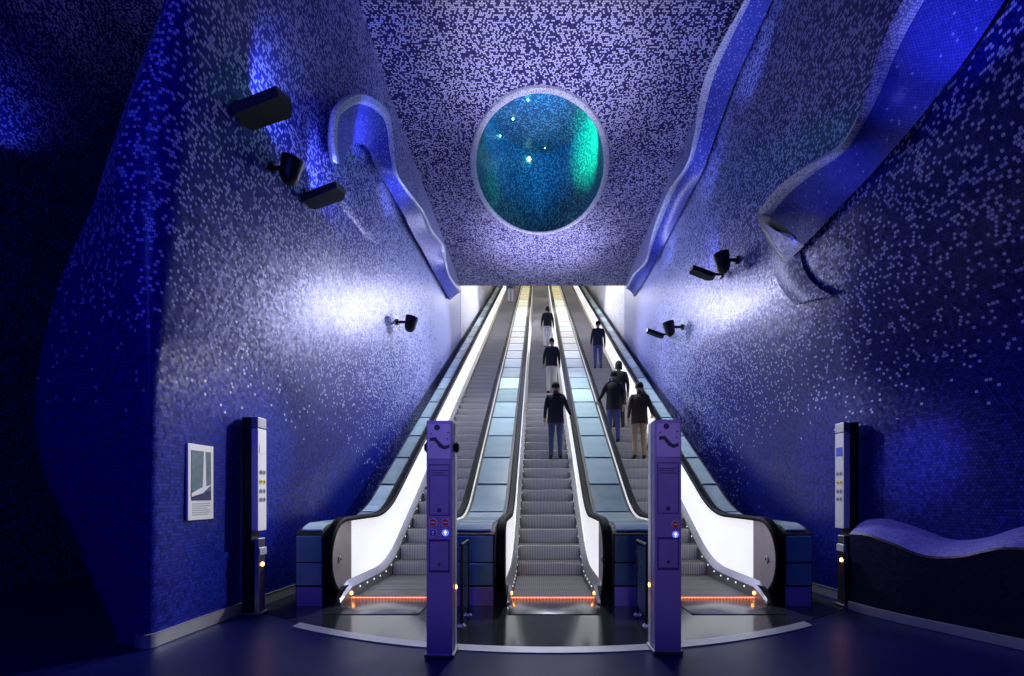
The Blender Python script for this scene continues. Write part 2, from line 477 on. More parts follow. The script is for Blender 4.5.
# front edge of the ceiling slab
q = mb.add([(x0, YE, ZC), (x1, YE, ZC), (x1, YE, ZC+.35), (x0, YE, ZC+.35)]); mb.face(q, M_ceil)
struct(mb.build('ceiling'))
mb = MB(); mb.box((-7.2, -3, ZC-.02), (-3.1, 9.6, ZC+.2), M_hall); struct(mb.build('ceiling_left', smooth=False))
mb = MB(); mb.prism([(YE, ZC+.3), (41, ZC+.3+(41-YE)*T30), (41, ZC+.5+(41-YE)*T30), (YE, ZC+.5)], 0, -3.2, 3.6, M_tunnel)
struct(mb.build('ceiling_gallery', smooth=False))

# crater of light: pale lip, shaft, cap, small lamps
crater = thing('light_crater', 'round teal light crater opening in the mosaic ceiling, glowing green on its right', 'skylight', (OX, OY, ZC))
mb = MB(); N_ = 96; rr = []
prof = [(1.00, -.10), (1.015, -.135), (1.05, -.14), (1.085, -.11), (1.10, -.055)]
for s_, dz in prof:
    rr.append([(math.cos(2*PI*k/N_)*OA*s_, math.sin(2*PI*k/N_)*(OB+OA*(s_-1)), dz) for k in range(N_)])
mb.loft(rr, M_rim, caps=False); mb.build('lip', crater)
ZT = 2.0
mb = MB(); rr, uu = [], []
for i in range(13):
    t = i/12; s_ = 1-.16*t
    rr.append([(math.cos(2*PI*k/N_)*OA*s_, math.sin(2*PI*k/N_)*OB*s_, -.1+t*(ZT+.1)) for k in range(N_)])
    uu.append([(k*2*PI*2.0/N_, t*ZT) for k in range(N_+1)])
mb.loft(rr, M_crater, caps=False, uvs=uu); mb.build('shaft', crater)
mb = MB(); i_ = mb.add([(math.cos(2*PI*k/N_)*OA*.845, math.sin(2*PI*k/N_)*OB*.845, ZT-.002) for k in range(N_)]); mb.face(i_, M_crater)
mb.build('shaft_top', crater)
for (px, py, r_) in ((529, 159, .055), (513, 119, .024), (500, 136, .022), (528, 100, .024), (545, 148, .012)):
    dx, dz = (px-CXP)/FPX, (HOR-py)/FPX
    Y = 9.3
    while Y < 16:
        x, y, z = dx*Y-OX, Y-OY, EYE+dz*Y-ZC
        if z > -.05:
            s_ = 1-.16*z/ZT
            if z > ZT-.06 or (x/(OA*s_))**2+(y/(OB*s_))**2 > .94: break
        Y += .01
    mb = MB(); mb.ball((x, y, z), r_, M_star, sub=2); mb.build('star_lamp', crater)

# skirting boards
def skirt(name, pts, mat=M_base, h=.115, off=.02):
    mb = MB(); rr = []
    for i, p in enumerate(pts):
        a = Vector(pts[max(0, i-1)]); b = Vector(pts[min(len(pts)-1, i+1)]); t = (b-a).normalized(); n = Vector((-t.y, t.x))
        p = Vector(p); q = p+n*off
        rr.append([(p.x, p.y, 0), (q.x, q.y, 0), (q.x, q.y, h-.006), (q.x-n.x*.006, q.y-n.y*.006, h), (p.x, p.y, h)])
    mb.loft(rr, mat); struct(mb.build(name))
# path from silhouette round the corner and along the side (normal to the left of travel = away from wall)
xs_ = wl_side(4.3, 0); yc = 3.92
pl = [(-3.6, yc+.24)]
pl = [(-3.62, yc+.29), (xs_-.08, yc+.03)]
for k in range(1, 6):
    t = k/6; a, c, e = Vector((xs_-.08, yc+.03)), Vector((xs_, yc)), Vector((xs_, yc+.1)); pl.append(tuple((1-t)**2*a+2*t*(1-t)*c+t*t*e))
pl += [(wl_side(Y, 0), Y) for Y in (4.1, 4.4, 5, 5.6, 6.2, 6.8)]
skirt('baseboard_left', pl, off=-.02)
skirt('baseboard_right', [(wr_side(Y, 0), Y) for Y in (6.9, 6.4, 5.9, 5.62)], off=-.02)

# ------------------------------------------------------------------ wave fins
def fin(name, label, root, tip, thick=.10, end_dark=True, tongue=None, mat=None, sagk=.16):
    M_f = mat or M_fin
    """curling blade: its blue underside runs from the wall (root) out to the pale wavy rim (tip)"""
    t = thing(name, label, 'wall relief', root[0])
    o = Vector(root[0])
    R = cr_path(root, 6); T = cr_path(tip, 6)
    n = min(len(R), len(T)); 
    m_ = n
    under, uvs, rim, top = [], [], [], []
    for i in range(m_):
        r, q = R[i], T[i]
        w = (q-r).length
        dirn = (q-r)/w
        tan = (R[min(m_-1, i+1)]-R[max(0, i-1)]).normalized()
        nrm = dirn.cross(tan).normalized()
        if nrm.z > 0: nrm = -nrm          # points down / into the room
        sag = sagk*w
        row = []
        for j in range(9):
            u = j/8*.80
            row.append(r+dirn*w*u+nrm*(math.sin(PI*u)*-sag*.6)-o)
        under.append(row)
        s = 0 if i == 0 else s+(R[i]-R[i-1]).length*.5+(T[i]-T[i-1]).length*.5
        uvs.append([(s, w*j/8) for j in range(9)])
        a = row[-1]
        tipv = q-o
        rim.append([a, a.lerp(tipv, .4)+nrm*.03, tipv+nrm*.015, tipv-nrm*.03, a.lerp(tipv, .5)-nrm*.075, a-nrm*thick])
        top.append([a-nrm*thick, a.lerp(r-o, .5)-nrm*(thick*1.3), r-o-nrm*thick*1.2])
    mb = MB(); mb.loft(under, M_f, closed=False, caps=False, uvs=uvs); 
    # upper skin and end caps close the blade
    mb.loft(top, M_f, closed=False, caps=False)
    for e in (0, m_-1):
        ids = mb.add(under[e]+top[e][::1]); mb.face(ids, M_blackmet if (end_dark and e == 0) else M_f)  # black end cap standing in for the shade inside the open end
    mb.build('blade', t, flip_check=False)
    mb = MB(); mb.loft(rim, M_rim, closed=False, caps=False)
    for e in (0, m_-1):
        ids = mb.add(rim[e]); mb.face(ids, M_rim)
    mb.build('rim', t)
    if tongue:
        mb = MB(); ids_rows = []
        A = cr_path([Vector(p)-o for p in tongue[0]], 6); B = cr_path([Vector(p)-o for p in tongue[1]], 6)
        rows = []
        for a, b in zip(A, B):
            rows.append([a.lerp(b, j/8)+Vector((-.06*math.sin(PI*j/8)-.0, 0, 0)) for j in range(9)])
        mb.loft(rows, M_tongue, closed=False, caps=False); mb.build('tongue', t)
    return t

def pairs(rows, xr, xt):
    """(root pixel, tip pixel) pairs on the photo, set on the wall plane and on the rim's own plane"""
    return [P(a, b, xr) for a, b, c, d in rows], [P(c, d, xt) for a, b, c, d in rows]
r_, t_ = pairs([(787, 262, 758, 212), (812, 237, 778, 187), (838, 209, 805, 167), (866, 180, 838, 148), (890, 153, 856, 120), (914, 125, 869, 88), (940, 92, 880, 52), (965, 60, 893, 20), (1005, 0, 922, -30), (1040, -60, 960, -80)], 3.30, 2.86)
fin('wall_fin', 'broad blue mosaic fin with pale wavy rim flaring from upper right wall, blunt open end', r_, t_, .12,
    tongue=([P(774, 236, 3.34), P(771, 262, 3.36), P(778, 286, 3.38), P(795, 305, 3.4)], [P(800, 252, 3.33), P(804, 270, 3.34), P(815, 285, 3.36), P(832, 296, 3.38)]))
wf = bpy.data.objects['wall_fin']; o = wf.location.copy()
def flat_px(name, pts, X, th, mat):
    mb = MB(); a = [P(x, y, X+dx)-o for x, y, dx in pts]; b = [p+Vector((.02, .05, .01))*th for p in a]
    A = mb.add(a); B = mb.add(b); n = len(A); mb.face(A, mat); mb.face(B[::-1], mat)
    for i in range(n): mb.face([A[i], A[(i+1) % n], B[(i+1) % n], B[i]], mat)
    return mb.build(name, wf, smooth=False)
flat_px('hollow_shade', [(757, 212, -.02), (768, 217, 0), (783, 225, .02), (797, 238, .03), (788, 250, .04), (784, 262, .06), (771, 246, .03), (762, 228, 0)], 2.90, .6, M_blackmet)  # dark sheet standing in for shade in the gap behind the folded lip
fl = flat_px('folded_lip', [(763, 222, 0), (776, 231, .01), (790, 234, .02), (803, 246, .03), (787, 261, .05), (776, 246, .03)], 2.86, .8, M_fin)
flat_px('pale_corner', [(794, 239, .0), (804, 246, .0), (786.5, 262, .0), (781, 253, 0)], 2.855, .5, M_rim)
r_, t_ = pairs([(634, 297, 626, 288), (643, 283, 634, 273), (653, 266, 646, 262), (664, 245, 650, 243), (677, 220, 656, 222), (690, 195, 668, 192), (703, 170, 686, 165), (714, 140, 694, 138), (725, 110, 699, 105), (736, 80, 706, 76), (754, 40, 722, 42), (772, 0, 745, 0), (800, -70, 775, -60)], 3.30, 3.0)
fin('ceiling_fin', 'long slim blue mosaic fin with wavy pale edge along right ceiling edge', r_, t_, .10, mat=M_finp)
r_, t_ = pairs([(450, 300, 461, 291), (442, 286, 450, 276), (433, 270, 446, 262), (424, 253, 444, 246), (414, 236, 432, 230), (404, 215, 424, 212), (393, 196, 408, 190), (382, 178, 397, 172), (374, 163, 393, 145), (368, 149, 388, 112), (359, 142, 363, 94), (350, 146, 338, 106), (346, 156, 333, 135), (344, 166, 336, 163)], -2.90, -2.62)
fin('hooked_fin', 'slim blue mosaic fin along left ceiling edge, ending in a rounded hook', r_, t_, .10, end_dark=False, mat=M_finp, sagk=0)

# low wave-topped wall on the right
bpts = [(5.55, 3.42), (5.1, 3.46), (4.7, 3.58), (4.35, 3.74), (4.0, 3.90), (3.6, 4.06), (3.1, 4.28), (2.5, 4.52)]
wavez = [(2.5, .98), (3.1, .98), (3.55, 1.02), (3.85, 1.03), (4.05, 1.0), (4.3, .88), (4.55, .84), (4.8, .92), (5.1, 1.0), (5.55, 1.0)]
lab = 'low dark navy wall with a wavy top tinted as if lit blue, running along the right wall'
t = thing('wave_wall', lab, 'low wall', (3.5, 5.4, 0)); o = Vector((3.5, 5.4, 0))
face_rows, top_rows = [], []
for k in range(49):
    Y = 5.30-(5.30-2.5)*k/48
    X = smooth_interp(-Y, [(-a, b) for a, b in bpts]); zt = smooth_interp(Y, wavez)
    wob = .10*math.sin((Y-2.2)*3.1)
    xb = max(X+.12, wr_side(Y, zt)-.02)
    zf = zt-.17-.03*math.sin((Y-3.0)*2.6)
    face_rows.append([Vector((X, Y, 0))-o, Vector((X+.02, Y, zf*.5))-o, Vector((X, Y, zf-.02))-o, Vector((X+.015, Y, zf))-o])
    top_rows.append([Vector((X+.015, Y, zf))-o, Vector((lerp(X, xb, .4), Y, lerp(zf, zt, .5)))-o, Vector((lerp(X, xb, .75), Y, zt-.02))-o, Vector((xb, Y, zt))-o])
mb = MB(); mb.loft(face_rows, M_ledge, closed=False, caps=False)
mb.face(mb.add([face_rows[0][0], face_rows[0][3], top_rows[0][1], top_rows[0][3], Vector((top_rows[0][3].x, face_rows[0][0].y, 0))]), M_ledge)
mb.build('front_face', t)
mb = MB(); mb.loft(top_rows, M_ledgetop_lit, closed=False, caps=False); mb.build('wavy_top', t)

mb = MB(); mb.loft([[r[0]+Vector((-.012, 0, 0)), r[0]+Vector((-.012, 0, .09)), r[0]+Vector((.004, 0, .09)), r[0]+Vector((.004, 0, 0))] for r in face_rows], M_base); mb.build('kick_plate', t)

# ------------------------------------------------------------------ escalators
HR_PATH = []
cy, cz, ry, rz = 5.80, .52, .43, .45
HR_PATH += [(6.0, .075), (5.9, .07)]
for k in range(0, 17):
    a = -PI/2-PI*k/16; HR_PATH.append((cy+ry*math.cos(a), cz+rz*math.sin(a)))
Y = 6.1
while Y < Y0-.55: HR_PATH.append((Y, deckz(Y))); Y += .3
for k in range(9): HR_PATH.append((Y0-.55+1.1*k/8, deckz(Y0-.55+1.1*k/8)))
HR_PATH += [(Y, deckz(Y)) for Y in (12, 18, 24, 30, 35, YTOP)]

def ribbon_xz(mb, path, prof, mat, x):
    """sweep a closed profile (dx, dn) along a (y,z) path at lateral place x"""
    rr = []
    n = len(path)
    for i, (y, z) in enumerate(path):
        a = Vector(path[max(0, i-1)]); b = Vector(path[min(n-1, i+1)]); t = (b-a).normalized(); nn = Vector((-t.y, t.x))
        rr.append([(x+dx, y+nn.x*dn, z+nn.y*dn) for dx, dn in prof])
    mb.loft(rr, mat)

def make_step():
    mb = MB(); W = .495
    # tread with nosing, curved riser; origin at nosing
    prof = [(0, 0), (.02, .012), (.40, .012), (.40, -.03), (.06, -.04), (.05, -.10), (.05, -.17), (.05, -.26), (.004, -.26), (.002, -.17), (.0, -.08), (-.001, -.01)]
    mb.prism([(a, b) for a, b in prof], 0, -W, W, M_step)
    mb.box((-W, .012, .0121), (W, .40, .0145), M_tread)
    return mb
step_src = make_step().build('step')
step_mesh = step_src.data
bpy.data.objects.remove(step_src)

def panel_poly(ya, yb, inset=.05, low=.18):
    up = [(y, z) for y, z in HR_PATH[2:]]
    ys = sorted(set([ya, yb]+[p[0] for p in HR_PATH[18:] if ya < p[0] < yb]))
    return [(y, deckz(y)-inset) for y in ys], [(y, nosez(y)+low) for y in ys]

def escalator(cx, label):
    t = thing('escalator', label, 'escalator', (cx, YCOMB, 0), group='escalators side by side')
    def bld(mb, name, parent=t, sm=True):
        o = mb.build(name, parent, smooth=sm); o.location = (-cx, -YCOMB, 0); return o
    # steps
    k = 0
    y = YCOMB+.03
    while y < YTOP-.5:
        z = nose(y+.2) if y+.2 > Y0 else 0
        z = 0.0 if y < Y0-.25 else (y-(Y0-.25))*T30
        o = bpy.data.objects.new('step', step_mesh); COL.objects.link(o); o.parent = t
        o.location = (0, y-YCOMB, z+.001 if z else .001)
        y += .4; k += 1
    # comb plate with glowing orange edge
    mb = MB(); mb.box((cx-.5, 5.05, -.01), (cx+.5, YCOMB-.04, .008), M_comb, bev=.003)
    for j in range(25):
        xx = cx-.48+j*.04; mb.prism([(xx-.006, YCOMB-.05), (xx+.006, YCOMB-.05), (xx, YCOMB+.03)], 2, .004, .016, M_steel_d)
    bld(mb, 'comb_plate')
    mb = MB(); mb.box((cx-.5, YCOMB-.045, .006), (cx+.5, YCOMB-.015, .02), M_orange_line, bev=.003); bld(mb, 'comb_light')
    for sgn in (-1, 1):
        X = cx+sgn*.60
        # black hand rail loop
        mb = MB(); ribbon_xz(mb, HR_PATH, [(-.050, -.03), (-.054, .0), (-.038, .024), (.038, .024), (.054, .0), (.050, -.03)], M_black, X)
        bld(mb, 'handrail')
        # newel end panel (grey metal, round front)
        mb = MB()
        arc = [(cy+(ry-.035)*math.cos(-PI/2-PI*k/16), cz+(rz-.035)*math.sin(-PI/2-PI*k/16)) for k in range(0, 17)]
        poly = arc+[(6.02, deckz(6.02)-.035), (6.02, .12)]
        mb.prism(poly, 0, X-.02, X+.02, M_endmetal)
        np_ = bld(mb, 'newel_panel', sm=False)
        mb = MB()
        mb.cyl((X-sgn*.02, 5.66, .50), (X-sgn*.034, 5.66, .50), .045, M_steel, n=24, bev=.004)
        mb.cyl((X-sgn*.034, 5.66, .50), (X-sgn*.037, 5.66, .50), .016, M_black, n=16)
        kl = mb.build('key_lock', np_)
        # backlit balustrade
        mb = MB()
        ys = [6.03]+[p[0] for p in HR_PATH if 6.05 < p[0] and p[1] > .9]
        up = [(y, deckz(y)-.03) for y in ys]; dn = [(y, nosez(y)+.17) for y in ys]
        rr = [[(X-.015, y, zl), (X+.015, y, zl), (X+.015, y, zu), (X-.015, y, zu)] for (y, zu), (_, zl) in zip(up, dn)]
        mb.loft(rr, M_panel); bld(mb, 'balustrade_panel', sm=False)
        # joints between balustrade panels and inner decking, skirt
        mb = MB()
        xi, xo = cx+sgn*.502, cx+sgn*.575
        ys2 = [5.50, 5.62, 5.85, 6.3]+[Y0-.55+1.1*k/8 for k in range(9)]+[12, 20, 30, YTOP]
        rr = []
        for y in ys2:
            zz = nosez(y); low = -.2 if y > 5.9 else 0.0
            h = .14 if y > 5.8 else lerp(.02, .14, (y-5.5)/.3)
            rr.append([(xi, y, zz+low), (xi, y, zz+h), (xo, y, zz+h+.075*min(1, (y-5.45)/.35)), (xo+sgn*.05, y, zz+h+.075*min(1, (y-5.45)/.35)), (xo+sgn*.05, y, zz+low)])
        mb.loft(rr, M_deck); bld(mb, 'skirt_deck', sm=False)
        mb = MB()
        y = 6.1
        while y < 16:
            mb.cyl((xi+sgn*.002, y, nosez(y)+.10), (xi-sgn*.006, y, nosez(y)+.10), .011, M_dot, n=10); y += .26
        bld(mb, 'skirt_dots')  # row of small skirt screws, drawn with a glow of their own
        # orange warning lamp by the comb
        mb = MB(); mb.ball((xi-sgn*.004, YCOMB-.03, .07), .022, M_orange, (.5, 1, 1), 2); bld(mb, 'warning_lamp')
        # black hand rail inlet
        mb = MB(); mb.prism([(5.42, 0), (5.95, 0), (5.95, .17), (5.72, .17), (5.50, .12)], 0, X-.065, X+.065, M_black)
        bld(mb, 'handrail_inlet', sm=False)
    return t
escL = escalator(EC-PITCH, 'left escalator of the three, empty grey steps beside the left mosaic wall')
escM = escalator(EC, 'middle escalator of the three, between the two violet totems')
escR = escalator(EC+PITCH, 'right escalator of the three, with a huddle of dark riders')

# ------------------------------------------------------------------ glass-topped dividers between and beside the escalators
def divider(xa, xb, label):
    xc = (xa+xb)/2; w = (xb-xa)
    t = thing('glass_divider', label, 'escalator divider', (xc, 5.5, 0), group='glass topped escalator dividers')
    def bld(mb, name, sm=False):
        o = mb.build(name, t, smooth=sm); o.location = (-xc, -5.5, 0); return o
    yf = 5.45
    top = lambda y: deckz(y)-.045 if y > 5.75 else deckz(y)-.045-.10*((5.75-y)/.3)**2
    ys = [yf, 5.5, 5.6, 5.75]+[6.2]+[Y0-.55+1.1*k/8 for k in range(9)]+[12, 20, 30, YTOP]
    rr = []
    for y in ys:
        zb = 0 if y < 8.2 else nosez(y)-.55
        zb = max(0, nosez(y)-.5)
        rr.append([(xa, y, zb), (xb, y, zb), (xb, y, top(y)-.012), (xa, y, top(y)-.012)])
    mb = MB(); mb.loft(rr, M_darkclad); bld(mb, 'body')
    # front: two glass panes and violet plinth
    mb = MB(); mb.box((xa+.015, yf-.022, .50), (xb-.015, yf-.002, top(yf)-.03), M_frontglass, bev=.006); bld(mb, 'front_pane')
    mb = MB(); mb.box((xa+.015, yf-.022, .235), (xb-.015, yf-.002, .485), M_frontglass, bev=.006); bld(mb, 'front_pane')
    mb = MB(); mb.box((xa+.015, yf-.014, .0), (xb-.015, yf-.001, .215), M_violet, bev=.004); bld(mb, 'plinth')
    # deck glass
    edges = [5.47, 5.78, 6.25, 6.85]
    y = 7.35
    while y < YTOP-1: edges.append(y); y += .92
    for a, b in zip(edges, edges[1:]):
        g = .032; n = 4 if b < 8.3 else 1
        rr = []
        for i in range(n+1):
            yy = lerp(a+g, b-g, i/n); z = top(yy)
            rr.append([(xa+.045, yy, z-.01), (xb-.045, yy, z-.01), (xb-.045, yy, z+.008), (xa+.045, yy, z+.008)])
        c = (a+b)/2
        mb = MB(); mb.loft([[(p[0]-xc, p[1]-c, p[2]-top(c)) for p in r] for r in rr], M_glass)
        o = mb.build('deck_pane', t, smooth=False); o.location = (0, c-5.5, top(c))
    return t
GX = .672
divider(EC-PITCH-GX-.32, EC-PITCH-GX, 'outermost left glass topped divider, against the left wall')
divider(EC-PITCH+GX, EC-GX, 'glass topped divider between the left and middle escalators')
divider(EC+GX, EC+PITCH-GX, 'glass topped divider between the middle and right escalators')
divider(EC+PITCH+GX, EC+PITCH+GX+.32, 'outermost right glass topped divider, against the right wall')

# ------------------------------------------------------------------ totems
def icon_disc(mb, x, z, y, r, kind):
    """small round sign on a face at y looking to -y"""
    if kind == 'no':
        mb.cyl((x, y, z), (x, y-.003, z), r, M_white, n=24); mb.cyl((x, y-.003, z), (x, y-.005, z), r*.86, M_red, n=24)
        mb.box((x-r*.55, y-.0065, z-r*.16), (x+r*.55, y-.005, z+r*.16), M_white)
    elif kind in ('up', 'uplit'):
        a, b = (M_blue, M_white) if kind == 'up' else (M_arrow, M_arrow_w)
        mb.cyl((x, y, z), (x, y-.003, z), r, M_white if kind == 'up' else M_blue, n=24); mb.cyl((x, y-.003, z), (x, y-.005, z), r*.88, a, n=24)
        mb.prism([(x-r*.45, z), (x, z+r*.6), (x+r*.45, z)], 1, y-.0065, y-.005, b)
        mb.box((x-r*.14, y-.0065, z-r*.6), (x+r*.14, y-.005, z+.002), b)

def pictogram(mb, x, z, y, s, mat):
    """rider on a rising zigzag stair"""
    mb.cyl((x-.012*s, y, z+.085*s), (x-.012*s, y-.002, z+.085*s), .017*s, mat, n=14)
    pts = [(-.055, .025), (-.02, .03), (.01, -.005), (.03, -.02), (.06, -.012), (.06, -.03), (.03, -.042), (0, -.028), (-.026, .008), (-.055, .006)]
    mb.prism([(x+a*s, z+b*s) for a, b in pts], 1, y-.002, y, mat)
    for (a, b) in ((-.05, .05), (.045, .02), (.05, .055)):
        mb.box((x+a*s-.004, y-.002, z+b*s-.004), (x+a*s+.010, y, z+b*s+.004), mat)

def totem(loc, label, w, d, h, icons, knob):
    t = thing('totem', label, 'totem', loc, group='information totems')
    x0, x1 = -w/2, w/2
    mb = MB(); mb.box((x0, 0, 0), (x1, d*.55, h), M_violet, bev=.006); mb.build('body', t, smooth=False)
    mb = MB(); mb.box((x0-.004, d*.55, 0), (x1+.004, d, h*.997), M_chrome, bev=.008); mb.build('chrome_back', t, smooth=False)
    # head panel
    mb = MB(); mb.box((x0+.012, -.006, h-.30), (x1-.012, .004, h-.03), M_violet_l, bev=.003)
    pictogram(mb, 0, h-.17, -.0062, 1.35, M_navy); mb.build('head_sign', t, smooth=False)
    # middle outlined panel
    mb = MB()
    za, zb = h*.60, h-.34
    for a, b, c, e in ((x0+.02, x1-.02, zb-.006, zb), (x0+.02, x1-.02, za, za+.006), (x0+.02, x0+.026, za, zb), (x1-.026, x1-.02, za, zb)):
        mb.box((a, -.003, c), (b, .002, e), M_violet_d)
    for k in range(3):
        mb.box((x0+.035, -.003, zb-.05-.018*k), (x1-.035-.02*(k == 1), .002, zb-.044-.018*k), M_violet_d)
    mb.cyl((0, .002, za+.04), (0, -.003, za+.04), .018, M_violet_d, n=16)
    mb.build('notice_outline', t, smooth=False)
    for (ix, iz, k) in icons:
        mb = MB(); icon_disc(mb, ix, iz, 0, .031, k); mb.build('round_sign', t, smooth=False)
    mb = MB(); mb.box((x0+.02, -.003, h*.36), (x1-.02, .002, h*.50), M_violet_d); mb.box((x0+.03, -.004, h*.37), (x1-.03, .0, h*.49), M_violet)
    mb.cyl((0, 0, h*.395), (0, -.006, h*.395), .012, M_steel, n=14)
    mb.build('service_panel', t, smooth=False)
    for s_ in (-1, 1):
        mb = MB(); xx = s_*(w/2+.004)
        mb.ball((xx, d*.78, .52), .016, M_orange, (.5, 1, 1), 2); mb.build('side_lamp', t)
        if knob:
            mb = MB(); mb.cyl((s_*w/2, d*.5, h-.20), (s_*(w/2+.035), d*.5, h-.20), .042, M_black, n=24, bev=.012); mb.build('speaker_knob', t)
    mb = MB(); mb.box((x0-.015, -.012, 0), (x1+.015, d+.015, .03), M_steel_d, bev=.006); mb.build('foot', t, smooth=False)
    return t
totem((-.765, 3.72, 0), 'violet totem standing left of the middle escalator, two rows of round signs', .20, .2, 1.84,
      [(-.048, .92+.13, 'no'), (.048, .92+.13, 'no'), (-.048, .97, 'up'), (.048, .97, 'uplit')], True)
totem((1.03, 3.80, 0), 'violet totem standing right of the middle escalator, with a lit blue arrow sign', .21, .22, 1.86,
      [(.058, 1.03, 'no'), (.058, .95, 'uplit')], False)

def wall_totem(loc, rotz, label, dark):
    """seen nearly edge on: chrome post with a sign board, dark back box deepened to draw its shadow"""
    t = thing('wall_totem', label, 'totem', loc, (0, 0, rotz), group='information totems')
    w, d, h = .16, .17, 2.08
    mb = MB(); mb.box((-w/2, .07, 0), (w/2, d, h), M_blackmet, bev=.008); mb.build('back_box_shadow', t, smooth=False)  # box thickened to stand in for the totem's shadow on the wall
    mb = MB(); mb.box((-w/2+.03, .01, 0), (w/2-.01, .06, .80), M_steel, bev=.006); mb.build('post', t, smooth=False)
    mb = MB(); mb.box((-w/2, 0, .88), (w/2, .07, h-.12), M_white if not dark else M_greyl, bev=.006); mb.build('sign_board', t, smooth=False)
    for r_, (z, m) in enumerate(((1.50, M_grey), (1.40, M_yellow), (1.30, M_grey), (1.21, M_grey))):
        for x in (-.03, .03):
            mb = MB(); mb.cyl((x, 0, z), (x, -.004, z), .026, m, n=20); mb.cyl((x, -.004, z), (x, -.006, z), .011, M_navy, n=14); mb.build('round_icon', t, smooth=False)
    mb = MB(); mb.box((-.055, -.004, 1.70), (.055, 0, 1.80), M_blue if dark else M_white)
    mb.build('name_plate', t, smooth=False)
    mb = MB(); mb.box((-w/2, 0, h-.11), (w/2, .07, h), M_steel_d, bev=.006); mb.build('cap', t, smooth=False)
    mb = MB(); mb.box((-w/2+.03, -.004, .62), (w/2, .03, .70), M_chrome, bev=.004); mb.build('clamp', t, smooth=False)
    mb = MB(); mb.ball((0.02, .008, .52), .022, M_orange, (1, .5, 1), 2); mb.build('orange_lamp', t)
    mb = MB(); mb.box((-w/2-.02, -.02, 0), (w/2+.02, d+.02, .02), M_steel_d, bev=.004); mb.build('foot', t, smooth=False)
    return t
wall_totem((-2.94, 5.12, 0), PI/2, 'slim totem against the left wall beside the poster, white board with yellow icon', False)
wall_totem((3.44, 5.48, 0), -PI/2, 'slim totem against the right wall at the end of the wavy low wall', True)

# small barrier rails behind the totems
def barrier(loc, label, s):
    t = thing('barrier_rail', label, 'barrier', loc, group='barrier rails behind the totems')
    mb = MB()
    mb.cyl((0, 0, 0), (0, 0, .78), .014, M_blackmet, n=14); mb.cyl((0, .42, 0), (0, .42, .78), .014, M_blackmet, n=14)
    mb.cyl((0, -.012, .78), (0, .432, .78), .016, M_blackmet, n=14)
    mb.build('rail_frame', t)
    mb = MB(); mb.box((-.006, .02, .10), (.006, .40, .74), M_frontglass); mb.build('infill_pane', t, smooth=False)
    for y in (0, .42):
        mb = MB(); mb.cyl((0, y, 0), (0, y, .018), .042, M_chrome, r2=.030, n=20); mb.build('foot_flange', t)
barrier((-.735, 4.62, 0), 'low black barrier rail behind the left violet totem', -1)
barrier((1.045, 4.62, 0), 'low black barrier rail behind the right violet totem', 1)

# ------------------------------------------------------------------ poster on the left wall
t = thing('poster', 'framed white poster of a pale tower on dark water, on left wall', 'poster', (-3.15, 4.49, 1.38), (0, 0, PI/2))
W, H = .34, .70
mb = MB(); mb.box((-W/2, 0, -H/2), (W/2, .02, H/2), M_paper, bev=.004); mb.build('board', t, smooth=False)
mb = MB(); y = -.003
mb.box((-.13, y, -.17), (.13, .001, .29), M_sea)
mb.box((-.13, y-.001, -.17), (.13, y, -.08), M_navy)
mb.prism([(.012, -.06), (.028, .29), (.05, .29), (.062, -.06)], 1, y-.002, y, M_white)
mb.prism([(-.13, -.10), (.0, -.05), (.13, -.02), (.02, -.10), (-.13, -.135)], 1, y-.003, y, M_white)
mb.build('picture', t, smooth=False)
mb = MB()
for k in range(6): mb.box((-.12, -.002, -.205-.02*k), (.12-.04*(k % 3 == 2), .001, -.198-.02*k), M_grey)
mb.build('caption_lines', t, smooth=False)

# ------------------------------------------------------------------ wall lamps
def flood(p, side, label, s=1.0, tilt=.35):
    """flat box floodlight on a bracket arm; side -1: on left wall"""
    wx = wl_side(p[1], p[2]) if side < 0 else wr_side(p[1], p[2])
    t = thing('floodlight', label, 'wall lamp', (wx, p[1], p[2]), group='flat floodlights on the walls')
    rch = (p[0]-wx)
    mb = MB(); mb.box((min(0, -side*.03), -.06, -.07), (max(0, -side*.03), .06, .07), M_blackmet, bev=.006)
    mb.cyl((0, 0, 0), (rch, 0, -.02), .022, M_blackmet, n=14); mb.build('bracket', t)
    R_ = Matrix.Translation((rch, 0, 0)) @ Matrix.Rotation(side*tilt, 4, 'Y') @ Matrix.Rotation(.12, 4, 'X')
    mb = MB(); bm = bmesh.new()
    pts = [(-.21, -.12), (.19, -.13), (.23, 0.03), (.17, .13), (-.19, .12), (-.23, .02)]
    a = [bm.verts.new((x*s, y*s, -.03*s)) for x, y in pts]; b = [bm.verts.new((x*s*1.08, y*s*1.08, .045*s)) for x, y in pts]
    bm.faces.new(a[::-1]); bm.faces.new(b)
    for i in range(6): bm.faces.new((a[i], a[(i+1) % 6], b[(i+1) % 6], b[i]))
    mb.bm(bm, M_blackmet, R_); hs = mb.build('housing', t, smooth=False)
    mb = MB(); mb.box((-.17*s, -.09*s, .045*s), (.16*s, .09*s, .052*s), M_lens, R_); mb.build('lens', hs, smooth=False)
    return t
